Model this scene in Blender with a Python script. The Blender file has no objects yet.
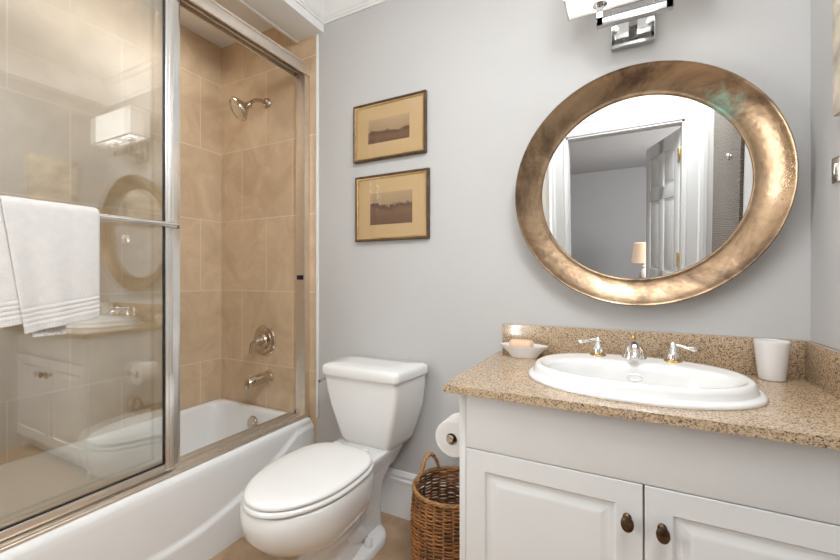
import bpy, bmesh, math, random
from mathutils import Vector, Matrix
random.seed(7)
PI = math.pi
SC = bpy.context.scene
COL = SC.collection

# ------------------------------------------------------------------ camera, world, lights, exposure
cd = bpy.data.cameras.new('camera'); cam = bpy.data.objects.new('camera', cd); COL.objects.link(cam)
cd.sensor_width = 36.0; cd.lens = 392/840*36; cd.shift_y = -3/840; cd.clip_start = 0.02
cam.location = (0, -1.7, 1.19); cam.rotation_euler = (PI/2, 0, math.radians(27.25))
SC.camera = cam

w = bpy.data.worlds.new('world'); SC.world = w; w.use_nodes = True
w.node_tree.nodes['Background'].inputs[0].default_value = (0.85, 0.92, 1.0, 1)
w.node_tree.nodes['Background'].inputs[1].default_value = 0.25

def area(name, loc, rot, sx, sy, power, col=(1, 1, 1)):
    l = bpy.data.lights.new(name, 'AREA'); l.shape = 'RECTANGLE'; l.size = sx; l.size_y = sy
    l.energy = power; l.color = col
    o = bpy.data.objects.new(name, l); COL.objects.link(o); o.location = loc; o.rotation_euler = rot
    return o
area('overhead_fill', (-0.10, -1.14, 2.72), (0, 0, 0), 1.1, 0.6, 17, (0.92, 0.965, 1.0))  # added soft overhead fill, no known ceiling fixture
area('left_fill', (-1.505, -1.765, 1.50), (math.radians(90), 0, math.radians(-92)), 0.22, 1.30, 19, (0.95, 0.975, 1.0))  # added side fill towards the right wall, not a known window
area('upper_right_fill', (0.36, -1.42, 2.56), (0, math.radians(57), math.radians(24)), 0.30, 0.80, 27, (0.92, 0.965, 1.0))  # added fill from upper right to lift the left tile and tub apron
area('alcove_fill', (-1.90, -0.70, 2.65), (math.radians(-24), math.radians(34), 0), 0.30, 0.9, 4.5, (1.0, 0.985, 0.96))  # added fill to brighten the tiled alcove, no fixture known there
area('bedroom_fill', (1.9, -3.6, 1.5), (0, math.radians(90), 0), 1.6, 1.6, 125, (1.0, 0.985, 0.96))  # added unseen light to brighten the bedroom reflected in the mirror

SC.view_settings.view_transform = 'Standard'; SC.view_settings.look = 'None'
SC.view_settings.gamma = 1.0; SC.view_settings.use_curve_mapping = False
SC.view_settings.exposure = -0.10

# ------------------------------------------------------------------ materials
def new_mat(name):
    m = bpy.data.materials.new(name); m.use_nodes = True
    nt = m.node_tree
    return m, nt, nt.nodes['Principled BSDF']
def mat(name, col, rough=0.5, metal=0.0, vary=0.0, scale=8.0, bump=0.0, bscale=60.0, coat=0.0, sss=0.0):
    m, nt, b = new_mat(name)
    b.inputs['Base Color'].default_value = (*col, 1); b.inputs['Roughness'].default_value = rough
    b.inputs['Metallic'].default_value = metal
    if coat: b.inputs['Coat Weight'].default_value = coat; b.inputs['Coat Roughness'].default_value = 0.05
    if sss: b.inputs['Subsurface Weight'].default_value = sss; b.inputs['Subsurface Radius'].default_value = (.01, .008, .006)
    tc = nt.nodes.new('ShaderNodeTexCoord')
    if vary:
        n = nt.nodes.new('ShaderNodeTexNoise'); n.inputs['Scale'].default_value = scale; n.inputs['Detail'].default_value = 5
        r = nt.nodes.new('ShaderNodeValToRGB')
        r.color_ramp.elements[0].position = 0.3; r.color_ramp.elements[1].position = 0.7
        r.color_ramp.elements[0].color = (*[c*(1-vary) for c in col], 1)
        r.color_ramp.elements[1].color = (*[min(1, c*(1+vary)) for c in col], 1)
        nt.links.new(tc.outputs['Object'], n.inputs['Vector']); nt.links.new(n.outputs[0], r.inputs[0])
        nt.links.new(r.outputs[0], b.inputs['Base Color'])
    if bump:
        n2 = nt.nodes.new('ShaderNodeTexNoise'); n2.inputs['Scale'].default_value = bscale; n2.inputs['Detail'].default_value = 3
        bp = nt.nodes.new('ShaderNodeBump'); bp.inputs['Strength'].default_value = bump; bp.inputs['Distance'].default_value = 0.004
        nt.links.new(tc.outputs['Object'], n2.inputs['Vector']); nt.links.new(n2.outputs[0], bp.inputs['Height'])
        nt.links.new(bp.outputs[0], b.inputs['Normal'])
    return m

def tile_mat(name, ax, off, L, H, z0, c1, c2, grout, rough, stagger=0.5, ay='Z', mort=0.0035, bumpy=0.25):
    m, nt, b = new_mat(name); N = nt.nodes.new; K = nt.links.new
    g = N('ShaderNodeNewGeometry'); sp = N('ShaderNodeSeparateXYZ'); K(g.outputs['Position'], sp.inputs[0])
    a1 = N('ShaderNodeMath'); a1.inputs[1].default_value = off; K(sp.outputs[ax], a1.inputs[0])
    a2 = N('ShaderNodeMath'); a2.inputs[1].default_value = -z0; K(sp.outputs[ay], a2.inputs[0])
    cb = N('ShaderNodeCombineXYZ'); K(a1.outputs[0], cb.inputs[0]); K(a2.outputs[0], cb.inputs[1])
    br = N('ShaderNodeTexBrick'); br.offset = stagger; br.offset_frequency = 2; br.squash = 1.0
    br.inputs['Scale'].default_value = 1.0; br.inputs['Mortar Size'].default_value = mort; br.inputs['Mortar Smooth'].default_value = 0.3
    br.inputs['Bias'].default_value = 0.0; br.inputs['Brick Width'].default_value = L; br.inputs['Row Height'].default_value = H
    br.inputs['Color1'].default_value = (0.42, 0.42, 0.42, 1); br.inputs['Color2'].default_value = (0.58, 0.58, 0.58, 1)
    K(cb.outputs[0], br.inputs['Vector'])
    n = N('ShaderNodeTexNoise'); n.inputs['Scale'].default_value = 4.5; n.inputs['Detail'].default_value = 8; n.inputs['Distortion'].default_value = 1.2
    n.inputs['Roughness'].default_value = 0.62
    K(g.outputs['Position'], n.inputs['Vector'])
    ad = N('ShaderNodeMath'); ad.operation = 'ADD'; K(br.outputs['Color'], ad.inputs[0])
    sc = N('ShaderNodeMath'); sc.operation = 'MULTIPLY_ADD'; sc.inputs[1].default_value = 1.3; sc.inputs[2].default_value = -0.65
    K(n.outputs[0], sc.inputs[0]); K(sc.outputs[0], ad.inputs[1])
    r = N('ShaderNodeValToRGB'); r.color_ramp.elements[0].position = 0.15; r.color_ramp.elements[1].position = 0.85
    r.color_ramp.elements[0].color = (*c1, 1); r.color_ramp.elements[1].color = (*c2, 1); K(ad.outputs[0], r.inputs[0])
    mx = N('ShaderNodeMix'); mx.data_type = 'RGBA'; K(br.outputs['Fac'], mx.inputs[0]); K(r.outputs[0], mx.inputs[6])
    mx.inputs[7].default_value = (*grout, 1); K(mx.outputs[2], b.inputs['Base Color'])
    b.inputs['Roughness'].default_value = rough
    bp = N('ShaderNodeBump'); bp.inputs['Strength'].default_value = bumpy; bp.inputs['Distance'].default_value = 0.002; bp.invert = True
    K(br.outputs['Fac'], bp.inputs['Height']); K(bp.outputs[0], b.inputs['Normal'])
    return m

def granite():
    m, nt, b = new_mat('granite'); N = nt.nodes.new; K = nt.links.new
    tc = N('ShaderNodeTexCoord')
    n1 = N('ShaderNodeTexNoise'); n1.inputs['Scale'].default_value = 250; n1.inputs['Detail'].default_value = 3; K(tc.outputs['Object'], n1.inputs['Vector'])
    r1 = N('ShaderNodeValToRGB'); e = r1.color_ramp.elements
    e[0].position = 0.28; e[0].color = (0.12, 0.08, 0.05, 1)
    e[1].position = 0.74; e[1].color = (0.67, 0.51, 0.34, 1)
    x = e.new(0.38); x.color = (0.29, 0.20, 0.125, 1)
    x = e.new(0.47); x.color = (0.47, 0.34, 0.215, 1)
    x = e.new(0.58); x.color = (0.57, 0.42, 0.275, 1)
    K(n1.outputs[0], r1.inputs[0])
    v = N('ShaderNodeTexVoronoi'); v.inputs['Scale'].default_value = 330; K(tc.outputs['Object'], v.inputs['Vector'])
    sp = N('ShaderNodeSeparateColor'); K(v.outputs['Color'], sp.inputs[0])
    r2 = N('ShaderNodeValToRGB'); r2.color_ramp.elements[0].position = 0.87; r2.color_ramp.elements[1].position = 0.93
    r2.color_ramp.elements[0].color = (0, 0, 0, 1); r2.color_ramp.elements[1].color = (1, 1, 1, 1); K(sp.outputs[0], r2.inputs[0])
    mx = N('ShaderNodeMix'); mx.data_type = 'RGBA'; K(r2.outputs[0], mx.inputs[0]); K(r1.outputs[0], mx.inputs[6])
    mx.inputs[7].default_value = (0.10, 0.07, 0.05, 1)
    K(mx.outputs[2], b.inputs['Base Color'])
    b.inputs['Roughness'].default_value = 0.14; b.inputs['IOR'].default_value = 1.7
    return m

def glass_mat(name, tint, base):
    m = bpy.data.materials.new(name); m.use_nodes = True; nt = m.node_tree; nt.nodes.clear(); N = nt.nodes.new; K = nt.links.new
    out = N('ShaderNodeOutputMaterial'); mx = N('ShaderNodeMixShader'); t = N('ShaderNodeBsdfTransparent'); g = N('ShaderNodeBsdfGlossy')
    t.inputs[0].default_value = (*tint, 1); g.inputs['Roughness'].default_value = 0.0; g.inputs[0].default_value = (1, 1, 1, 1)
    lw = N('ShaderNodeLayerWeight'); lw.inputs[0].default_value = 0.5
    pw = N('ShaderNodeMath'); pw.operation = 'POWER'; pw.inputs[1].default_value = 5; K(lw.outputs['Facing'], pw.inputs[0])
    ma = N('ShaderNodeMath'); ma.operation = 'MULTIPLY_ADD'; ma.inputs[1].default_value = 1-base; ma.inputs[2].default_value = base
    K(pw.outputs[0], ma.inputs[0]); K(ma.outputs[0], mx.inputs[0]); K(t.outputs[0], mx.inputs[1]); K(g.outputs[0], mx.inputs[2])
    K(mx.outputs[0], out.inputs[0]); return m

def emis(name, col, strength, base=(0.9, 0.9, 0.9)):
    m, nt, b = new_mat(name)
    b.inputs['Base Color'].default_value = (*base, 1); b.inputs['Roughness'].default_value = 0.6
    b.inputs['Emission Color'].default_value = (*col, 1); b.inputs['Emission Strength'].default_value = strength
    return m

def brass_frame_mat():
    m, nt, b = new_mat('hammered_antique_brass'); N = nt.nodes.new; K = nt.links.new
    tc = N('ShaderNodeTexCoord')
    n = N('ShaderNodeTexNoise'); n.inputs['Scale'].default_value = 3.6; n.inputs['Detail'].default_value = 12; n.inputs['Roughness'].default_value = 0.68; n.inputs['Distortion'].default_value = 0.6
    K(tc.outputs['Object'], n.inputs['Vector'])
    r = N('ShaderNodeValToRGB'); e = r.color_ramp.elements
    e[0].position = 0.36; e[0].color = (0.13, 0.085, 0.058, 1); e[1].position = 0.66; e[1].color = (0.52, 0.37, 0.235, 1)
    x = e.new(0.46); x.color = (0.27, 0.18, 0.11, 1); x = e.new(0.53); x.color = (0.40, 0.275, 0.17, 1)
    K(n.outputs[0], r.inputs[0])
    # verdigris patch near the upper right inner edge
    mp = N('ShaderNodeVectorMath'); mp.operation = 'DISTANCE'; mp.inputs[1].default_value = (0.250, -0.004, 0.240)
    K(tc.outputs['Object'], mp.inputs[0])
    n2 = N('ShaderNodeTexNoise'); n2.inputs['Scale'].default_value = 45; n2.inputs['Detail'].default_value = 3; K(tc.outputs['Object'], n2.inputs['Vector'])
    m1 = N('ShaderNodeMath'); m1.operation = 'MULTIPLY_ADD'; m1.inputs[1].default_value = -12; m1.inputs[2].default_value = 0.85; K(mp.outputs['Value'], m1.inputs[0])
    m2 = N('ShaderNodeMath'); m2.operation = 'MULTIPLY_ADD'; m2.inputs[1].default_value = 2.0; m2.inputs[2].default_value = -1.0; K(n2.outputs[0], m2.inputs[0])
    m3 = N('ShaderNodeMath'); m3.operation = 'ADD'; m3.use_clamp = True; K(m1.outputs[0], m3.inputs[0]); K(m2.outputs[0], m3.inputs[1])
    mx = N('ShaderNodeMix'); mx.data_type = 'RGBA'; K(m3.outputs[0], mx.inputs[0]); K(r.outputs[0], mx.inputs[6]); mx.inputs[7].default_value = (0.30, 0.48, 0.38, 1)
    K(mx.outputs[2], b.inputs['Base Color'])
    b.inputs['Metallic'].default_value = 0.9
    rr = N('ShaderNodeMapRange'); rr.inputs[1].default_value = 0.35; rr.inputs[2].default_value = 0.7; rr.inputs[3].default_value = 0.42; rr.inputs[4].default_value = 0.24
    K(n.outputs[0], rr.inputs[0]); K(rr.outputs[0], b.inputs['Roughness'])
    v = N('ShaderNodeTexVoronoi'); v.inputs['Scale'].default_value = 60; v.feature = 'SMOOTH_F1'; K(tc.outputs['Object'], v.inputs['Vector'])
    bp = N('ShaderNodeBump'); bp.inputs['Strength'].default_value = 0.22; bp.inputs['Distance'].default_value = 0.003
    K(v.outputs['Distance'], bp.inputs['Height']); K(bp.outputs[0], b.inputs['Normal'])
    return m

def photo_mat(name, x0, x1, z0, z1, seed, horizon):
    # an old sepia landscape print: pale sky, darker hills and field
    m, nt, b = new_mat(name); N = nt.nodes.new; K = nt.links.new
    g = N('ShaderNodeNewGeometry'); sp = N('ShaderNodeSeparateXYZ'); K(g.outputs['Position'], sp.inputs[0])
    zz = N('ShaderNodeMapRange'); zz.inputs[1].default_value = z0; zz.inputs[2].default_value = z1; K(sp.outputs['Z'], zz.inputs[0])
    n = N('ShaderNodeTexNoise'); n.noise_dimensions = '1D'; n.inputs['Scale'].default_value = 6; n.inputs['Detail'].default_value = 2
    wx = N('ShaderNodeMath'); wx.inputs[1].default_value = seed; K(sp.outputs['X'], wx.inputs[0]); K(wx.outputs[0], n.inputs['W'])
    hm = N('ShaderNodeMath'); hm.operation = 'MULTIPLY_ADD'; hm.inputs[1].default_value = 0.30; hm.inputs[2].default_value = horizon-0.15; K(n.outputs[0], hm.inputs[0])
    d = N('ShaderNodeMath'); d.operation = 'SUBTRACT'; K(zz.outputs[0], d.inputs[0]); K(hm.outputs[0], d.inputs[1])
    r = N('ShaderNodeValToRGB'); e = r.color_ramp.elements
    e[0].position = 0.0; e[0].color = (0.14, 0.065, 0.03, 1); e[1].position = 1.0; e[1].color = (0.45, 0.32, 0.18, 1)
    x = e.new(0.30); x.color = (0.19, 0.095, 0.045, 1); x = e.new(0.48); x.color = (0.085, 0.042, 0.022, 1); x = e.new(0.53); x.color = (0.36, 0.24, 0.13, 1)
    rm = N('ShaderNodeMapRange'); rm.inputs[1].default_value = -0.5; rm.inputs[2].default_value = 0.5; K(d.outputs[0], rm.inputs[0])
    n3 = N('ShaderNodeTexNoise'); n3.inputs['Scale'].default_value = 75; n3.inputs['Detail'].default_value = 4; K(g.outputs['Position'], n3.inputs['Vector'])
    mm = N('ShaderNodeMath'); mm.operation = 'MULTIPLY_ADD'; mm.inputs[1].default_value = 0.30; K(n3.outputs[0], mm.inputs[0]); K(rm.outputs[0], mm.inputs[2])
    m5 = N('ShaderNodeMath'); m5.operation = 'SUBTRACT'; m5.inputs[1].default_value = 0.15; K(mm.outputs[0], m5.inputs[0])
    K(m5.outputs[0], r.inputs[0]); K(r.outputs[0], b.inputs['Base Color']); b.inputs['Roughness'].default_value = 0.6
    return m

def wave_mat(name, c1, c2, scale, axis, rough, bump, dist=6.0):
    m, nt, b = new_mat(name); N = nt.nodes.new; K = nt.links.new
    tc = N('ShaderNodeTexCoord'); wv = N('ShaderNodeTexWave'); wv.bands_direction = axis; wv.inputs['Scale'].default_value = scale
    wv.inputs['Distortion'].default_value = dist; wv.inputs['Detail'].default_value = 3; wv.inputs['Detail Scale'].default_value = 2.0
    K(tc.outputs['Object'], wv.inputs['Vector'])
    r = N('ShaderNodeValToRGB'); r.color_ramp.elements[0].color = (*c1, 1); r.color_ramp.elements[1].color = (*c2, 1); K(wv.outputs[1], r.inputs[0])
    K(r.outputs[0], b.inputs['Base Color']); b.inputs['Roughness'].default_value = rough
    bp = N('ShaderNodeBump'); bp.inputs['Strength'].default_value = bump; bp.inputs['Distance'].default_value = 0.006
    K(wv.outputs[1], bp.inputs['Height']); K(bp.outputs[0], b.inputs['Normal'])
    return m

TL = 0.435; TH = 0.447
C1 = (0.54, 0.39, 0.245); C2 = (0.79, 0.61, 0.42); GR = (0.80, 0.64, 0.48)
M = dict(
    wall=mat('wall_paint', (0.55, 0.542, 0.535), 0.7, vary=0.015, scale=3),
    trim=mat('white_trim_paint', (0.86, 0.855, 0.845), 0.35, vary=0.01),
    ceil=mat('ceiling_paint', (0.85, 0.845, 0.835), 0.8, vary=0.01),
    tile_left=tile_mat('tan_tile_side', 'Y', 0.145+TL/2, TL, TH, 0.21, C1, C2, GR, 0.3),
    tile_back=tile_mat('tan_tile_end', 'X', 1.932+TL/2, TL, TH, 0.21, C1, C2, GR, 0.3),
    floor=tile_mat('tan_floor_tile', 'X', 1.00, 0.33, 0.33, -0.165, (0.34, 0.21, 0.115), (0.52, 0.36, 0.225), (0.42, 0.31, 0.21), 0.35, stagger=0.0, ay='Y'),
    tub=mat('white_enamel', (0.86, 0.855, 0.845), 0.12, vary=0.01, coat=0.3),
    porcelain=mat('white_porcelain', (0.80, 0.79, 0.775), 0.1, vary=0.01, coat=0.3),
    seat=mat('white_seat_plastic', (0.80, 0.79, 0.775), 0.25, vary=0.01),
    chrome=mat('polished_chrome', (0.86, 0.85, 0.84), 0.06, 1.0, vary=0.02),
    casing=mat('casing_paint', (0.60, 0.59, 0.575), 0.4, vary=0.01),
    stile=mat('bright_aluminium', (0.88, 0.87, 0.85), 0.24, 0.95, vary=0.02),
    greychrome=mat('grey_chrome', (0.50, 0.50, 0.50), 0.10, 1.0, vary=0.03),
    satin=mat('brushed_nickel', (0.74, 0.70, 0.65), 0.28, 1.0, vary=0.05, scale=40),
    track=mat('satin_aluminium_track', (0.78, 0.71, 0.63), 0.33, 0.85, vary=0.04, scale=30),
    nickel=mat('aged_nickel', (0.62, 0.54, 0.45), 0.17, 1.0, vary=0.10, scale=30),
    gold=mat('polished_brass', (0.80, 0.55, 0.24), 0.15, 1.0, vary=0.05),
    black=mat('black_rubber', (0.012, 0.012, 0.012), 0.5, vary=0.1),
    glass=glass_mat('shower_glass', (0.985, 0.99, 0.975), 0.145),
    picglass=glass_mat('picture_glass', (0.99, 0.99, 0.99), 0.02),
    mirror=mat('silvered_mirror', (0.93, 0.94, 0.94), 0.0, 1.0),
    brassframe=brass_frame_mat(),
    granite=granite(),
    cab=mat('cabinet_paint', (0.76, 0.76, 0.755), 0.32, vary=0.01),
    knob=mat('antique_bronze', (0.12, 0.075, 0.045), 0.28, 1.0, vary=0.5, scale=50),
    towel=mat('white_terry', (0.74, 0.71, 0.685), 0.95, vary=0.03, scale=40, bump=0.9, bscale=420),
    label=mat('grey_label_print', (0.62, 0.60, 0.58), 0.8, vary=0.25, scale=120),
    paper=mat('white_tissue', (0.82, 0.80, 0.78), 0.95, vary=0.02, bump=0.2, bscale=150),
    card=mat('grey_cardboard', (0.38, 0.30, 0.22), 0.9, vary=0.1),
    wick1=mat('honey_wicker', (0.29, 0.118, 0.034), 0.38, vary=0.7, scale=14, bump=0.3, bscale=120),
    wick2=mat('pale_wicker', (0.38, 0.19, 0.068), 0.45, vary=0.4, scale=20, bump=0.3, bscale=120),
    soap=mat('peach_soap', (0.80, 0.56, 0.38), 0.5, vary=0.05, scale=30, sss=0.1),
    cup=mat('white_ceramic', (0.80, 0.785, 0.77), 0.22, vary=0.01),
    picframe=mat('bronze_gilt_frame', (0.13, 0.085, 0.05), 0.35, 0.6, vary=0.35, scale=30),
    fillet=mat('gilt_fillet', (0.55, 0.37, 0.16), 0.35, 0.7, vary=0.2, scale=40),
    mat_card=mat('tan_mat_board', (0.56, 0.39, 0.20), 0.8, vary=0.03, scale=5),
    shade=emis('white_lamp_shade', (1.0, 0.96, 0.91), 0.42),
    diff=emis('white_diffuser', (1.0, 0.98, 0.95), 0.7),
    bulb=emis('warm_bulb', (1.0, 0.96, 0.92), 28.0),
    bedwall=mat('grey_bedroom_paint', (0.40, 0.40, 0.41), 0.8, vary=0.01),
    carpet=mat('beige_carpet', (0.36, 0.31, 0.26), 0.95, vary=0.1, scale=60),
    beigewall=mat('warm_white_paint', (0.50, 0.47, 0.425), 0.7, vary=0.01),
    warmshade=emis('warm_lamp_shade', (1.0, 0.70, 0.48), 0.40, (0.8, 0.65, 0.5)),
    wood=mat('walnut_wood', (0.16, 0.085, 0.045), 0.4, vary=0.3, scale=12),
    woven=wave_mat('woven_grasscloth', (0.10, 0.085, 0.07), (0.27, 0.235, 0.20), 28, 'Z', 0.85, 0.8),
    canvas=mat('painted_canvas', (0.62, 0.55, 0.45), 0.8, vary=0.40, scale=14, bump=0.2, bscale=300),
    hook=mat('satin_silver', (0.8, 0.78, 0.74), 0.2, 1.0),
)

# ------------------------------------------------------------------ mesh helpers
WB = {}   # world position of every root / part
class MB:
    def __init__(s): s.v = []; s.f = []
    def add(s, vs, fs):
        n = len(s.v); s.v += [tuple(v) for v in vs]; s.f += [tuple(i+n for i in f) for f in fs]; return s
    def box(s, lo, hi, bev=0.0, seg=2, rot=None):
        bm = bmesh.new(); bmesh.ops.create_cube(bm, size=1)
        c = [(a+b)/2 for a, b in zip(lo, hi)]; d = [abs(b-a) for a, b in zip(lo, hi)]
        for v in bm.verts: v.co = Vector((v.co.x*d[0], v.co.y*d[1], v.co.z*d[2]))
        if bev: bmesh.ops.bevel(bm, geom=list(bm.edges), offset=min(bev, min(d)*0.49), segments=seg, affect='EDGES', profile=0.5)
        bm.verts.index_update()
        R = rot or Matrix.Identity(3)
        s.add([(R @ v.co)+Vector(c) for v in bm.verts], [[v.index for v in f.verts] for f in bm.faces]); bm.free(); return s
    def loft(s, rings, cap0=True, cap1=True, closed=True):
        n = len(rings[0]); vs = [p for r in rings for p in r]; fs = []
        for i in range(len(rings)-1):
            for j in range(n if closed else n-1):
                k = (j+1) % n; fs.append((i*n+j, i*n+k, (i+1)*n+k, (i+1)*n+j))
        if cap0: fs.append(tuple(range(n-1, -1, -1)))
        if cap1: fs.append(tuple((len(rings)-1)*n+j for j in range(n)))
        return s.add(vs, fs)
    def lathe(s, prof, c, axis=(0, 0, 1), n=32, scl=(1, 1), cap=True):
        # prof: list of (radius, height along axis)
        a = Vector(axis).normalized(); u = a.orthogonal().normalized()
        if abs(a.z) > 0.99: u = Vector((1, 0, 0))
        elif abs(a.y) > 0.99: u = Vector((1, 0, 0))
        v = a.cross(u); c = Vector(c)
        rings = [[c+a*h+u*(r*scl[0]*math.cos(2*PI*i/n))+v*(r*scl[1]*math.sin(2*PI*i/n)) for i in range(n)] for r, h in prof]
        return s.loft(rings, cap, cap)
    def tube(s, path, r, n=10, closed=False, flat=1.0):
        P = [Vector(p) for p in path]; m = len(P); rings = []
        up = None
        for i in range(m):
            if closed: t = P[(i+1) % m]-P[i-1]
            else: t = P[min(i+1, m-1)]-P[max(i-1, 0)]
            t.normalize()
            if up is None: up = t.orthogonal().normalized() if abs(t.z) > 0.9 else Vector((0, 0, 1))
            b = t.cross(up).normalized(); up2 = b.cross(t).normalized(); up = up2
            rr = r[i] if isinstance(r, (list, tuple)) else r
            rings.append([P[i]+b*(rr*flat*math.cos(2*PI*k/n))+up2*(rr*math.sin(2*PI*k/n)) for k in range(n)])
        if closed:
            rings.append(rings[0]); return s.loft(rings, False, False)
        return s.loft(rings)
    def build(s, name, m, parent=None, ang=35, origin=None, sub=0):
        me = bpy.data.meshes.new(name)
        base = WB[parent.name] if parent else Vector(origin if origin else (0, 0, 0))
        me.from_pydata([tuple(Vector(v)-base) for v in s.v], [], s.f)
        bm = bmesh.new(); bm.from_mesh(me); bmesh.ops.recalc_face_normals(bm, faces=bm.faces); bm.to_mesh(me); bm.free()
        for p in me.polygons: p.use_smooth = True
        me.set_sharp_from_angle(angle=math.radians(ang))
        me.materials.append(m)
        o = bpy.data.objects.new(name, me); COL.objects.link(o)
        if parent: o.parent = parent
        else: o.location = base
        WB[o.name] = base
        if sub:
            md = o.modifiers.new('subdivision', 'SUBSURF'); md.levels = sub; md.render_levels = sub
        return o
def thing(name, loc, label, cat, group=None):
    o = bpy.data.objects.new(name, None); COL.objects.link(o); o.location = loc; o.empty_display_size = 0.05
    WB[o.name] = Vector(loc); return tag(o, label, cat, group)
def tag(o, label, cat, group=None):
    o['label'] = label; o['category'] = cat
    if group: o['group'] = group
    return o
def struct(o, label=None, cat=None):
    o['kind'] = 'structure'
    if label: o['label'] = label
    if cat: o['category'] = cat
    return o
def rrect(x0, x1, y0, y1, r, z, n=6):
    out = []
    for cx, cy, a0 in ((x1-r, y1-r, 0), (x0+r, y1-r, 90), (x0+r, y0+r, 180), (x1-r, y0+r, 270)):
        for i in range(n+1):
            a = math.radians(a0+90*i/n); out.append((cx+r*math.cos(a), cy+r*math.sin(a), z))
    return out
def rpoly(pts, r, z, n=5):
    out = []; m = len(pts)
    for i in range(m):
        p = Vector((*pts[i], 0)); a = (Vector((*pts[i-1], 0))-p).normalized(); b = (Vector((*pts[(i+1) % m], 0))-p).normalized()
        h = a.angle(b)/2; d = r/math.tan(h); A = p+a*d; B = p+b*d
        for k in range(n+1):
            t = k/n; q = A*(1-t)**2+p*2*t*(1-t)+B*t*t; out.append((q.x, q.y, z))
    return out
def ell(cx, cy, a, b, z, n=64, e=2.0):
    o = []
    for i in range(n):
        t = 2*PI*i/n; c, s = math.cos(t), math.sin(t)
        o.append((cx+a*math.copysign(abs(c)**(2/e), c), cy+b*math.copysign(abs(s)**(2/e), s), z))
    return o
def arc(c, r, a0, a1, n, f): return [f(c, r, math.radians(a0+(a1-a0)*i/n)) for i in range(n+1)]

# ------------------------------------------------------------------ setting
XL, XE, XH, XR = -2.349, -1.527, -1.480, 0.541     # alcove wall, tile edge, beam face, right wall
YF, ZC = -1.90, 2.743
YA = -1.53
DX0, DX1, DZ = -0.46, 0.37, 2.16                    # doorway behind the camera
struct(MB().box((XL-0.1, YF-0.12, -0.05), (XR+0.1, 0.1, 0.0)).build('floor', M['floor']), 'tan tiled floor', 'floor')
struct(MB().box((-1.60, YF-0.12, ZC), (XR+0.1, 0.1, ZC+0.08)).build('ceiling', M['ceil']), 'white ceiling', 'ceiling')
struct(MB().box((XL-0.1, YA-0.1, 2.70), (-1.60, 0.1, 2.78)).build('ceiling_alcove', M['ceil']), 'white ceiling over the tub', 'ceiling')
struct(MB().box((XE, 0, 0), (XR+0.1, 0.1, ZC+0.05)).build('wall_back', M['wall']), 'off-white painted wall behind the toilet and vanity', 'wall')
struct(MB().box((XL-0.1, 0, 0), (XE, 0.1, ZC+0.05)).build('wall_alcove_end', M['tile_back']), 'tan tiled end wall with the shower fittings', 'wall')
struct(MB().box((XL-0.1, YA-0.1, 0), (XL, 0, ZC+0.05)).build('wall_left', M['tile_left']), 'tan tiled long wall of the tub alcove', 'wall')
struct(MB().box((XL, YA-0.1, 0), (XE, YA, ZC+0.05)).build('wall_alcove_front', M['tile_back']), 'tan tiled wall at the near end of the tub', 'wall')
struct(MB().box((XE-0.1, YF-0.12, 0), (XE, YA-0.1, ZC+0.05)).build('wall_left_front', M['wall']), 'off-white wall beside the tub', 'wall')
struct(MB().box((XR, YF-0.12, 0), (XR+0.1, 0, ZC+0.05)).build('wall_right', M['wall']), 'off-white painted wall right of the vanity', 'wall')
f = MB(); f.box((XE, YF-0.12, 0), (DX0, YF, ZC+0.05)); f.box((DX1, YF-0.12, 0), (XR, YF, ZC+0.05)); f.box((DX0, YF-0.12, DZ), (DX1, YF, ZC+0.05))
struct(f.build('wall_front', M['beigewall']), 'warm white wall around the doorway', 'wall')
# beam over the tub front
struct(MB().box((-1.668, YA, 2.552), (XH, 0, ZC+0.02)).build('trim_1', M['ceil']), 'white boxed beam over the tub front', 'trim')
struct(MB().box((-1.684, YA, 2.545), (-1.664, 0, 2.575), 0.004).build('trim_2', M['trim']), 'white edge bead along the beam', 'trim')
struct(MB().box((XE-0.004, -0.010, 0.40), (XE+0.014, 0, 2.552), 0.004).build('trim_3', M['trim']), 'pale edge strip of the tiling', 'trim')
# crown moulding, one mitred run round the room
prof = [(0.0, 2.596), (0.008, 2.596), (0.010, 2.606), (0.016, 2.609), (0.016, 2.618), (0.022, 2.622), (0.030, 2.640), (0.044, 2.664), (0.062, 2.684),
        (0.070, 2.694), (0.070, 2.703), (0.080, 2.707), (0.084, 2.716), (0.096, 2.722), (0.098, 2.743)]
rings = []
for o, z in prof: rings.append([(XH+o, 0-o, z), (XR-o, 0-o, z), (XR-o, YF+o, z), (XH+o, YF+o, z)])
struct(MB().loft(rings, False, False).build('trim_4', M['trim'], ang=25), 'white crown moulding', 'trim')
# baseboard
def baseboard(x0, x1, name):
    pr = [(0, 0), (0.022, 0), (0.022, 0.012), (0.016, 0.028), (0.015, 0.165), (0.018, 0.168), (0.018, 0.180), (0.012, 0.188), (0.014, 0.200), (0.008, 0.212), (0.004, 0.220), (0, 0.222)]
    r = [[(x, -o, z) for o, z in pr] for x in (x0, x1)]
    return struct(MB().loft(r).build(name, M['trim'], ang=25), 'white moulded baseboard', 'baseboard')
baseboard(XE+0.012, -0.455, 'baseboard_back')

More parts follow.
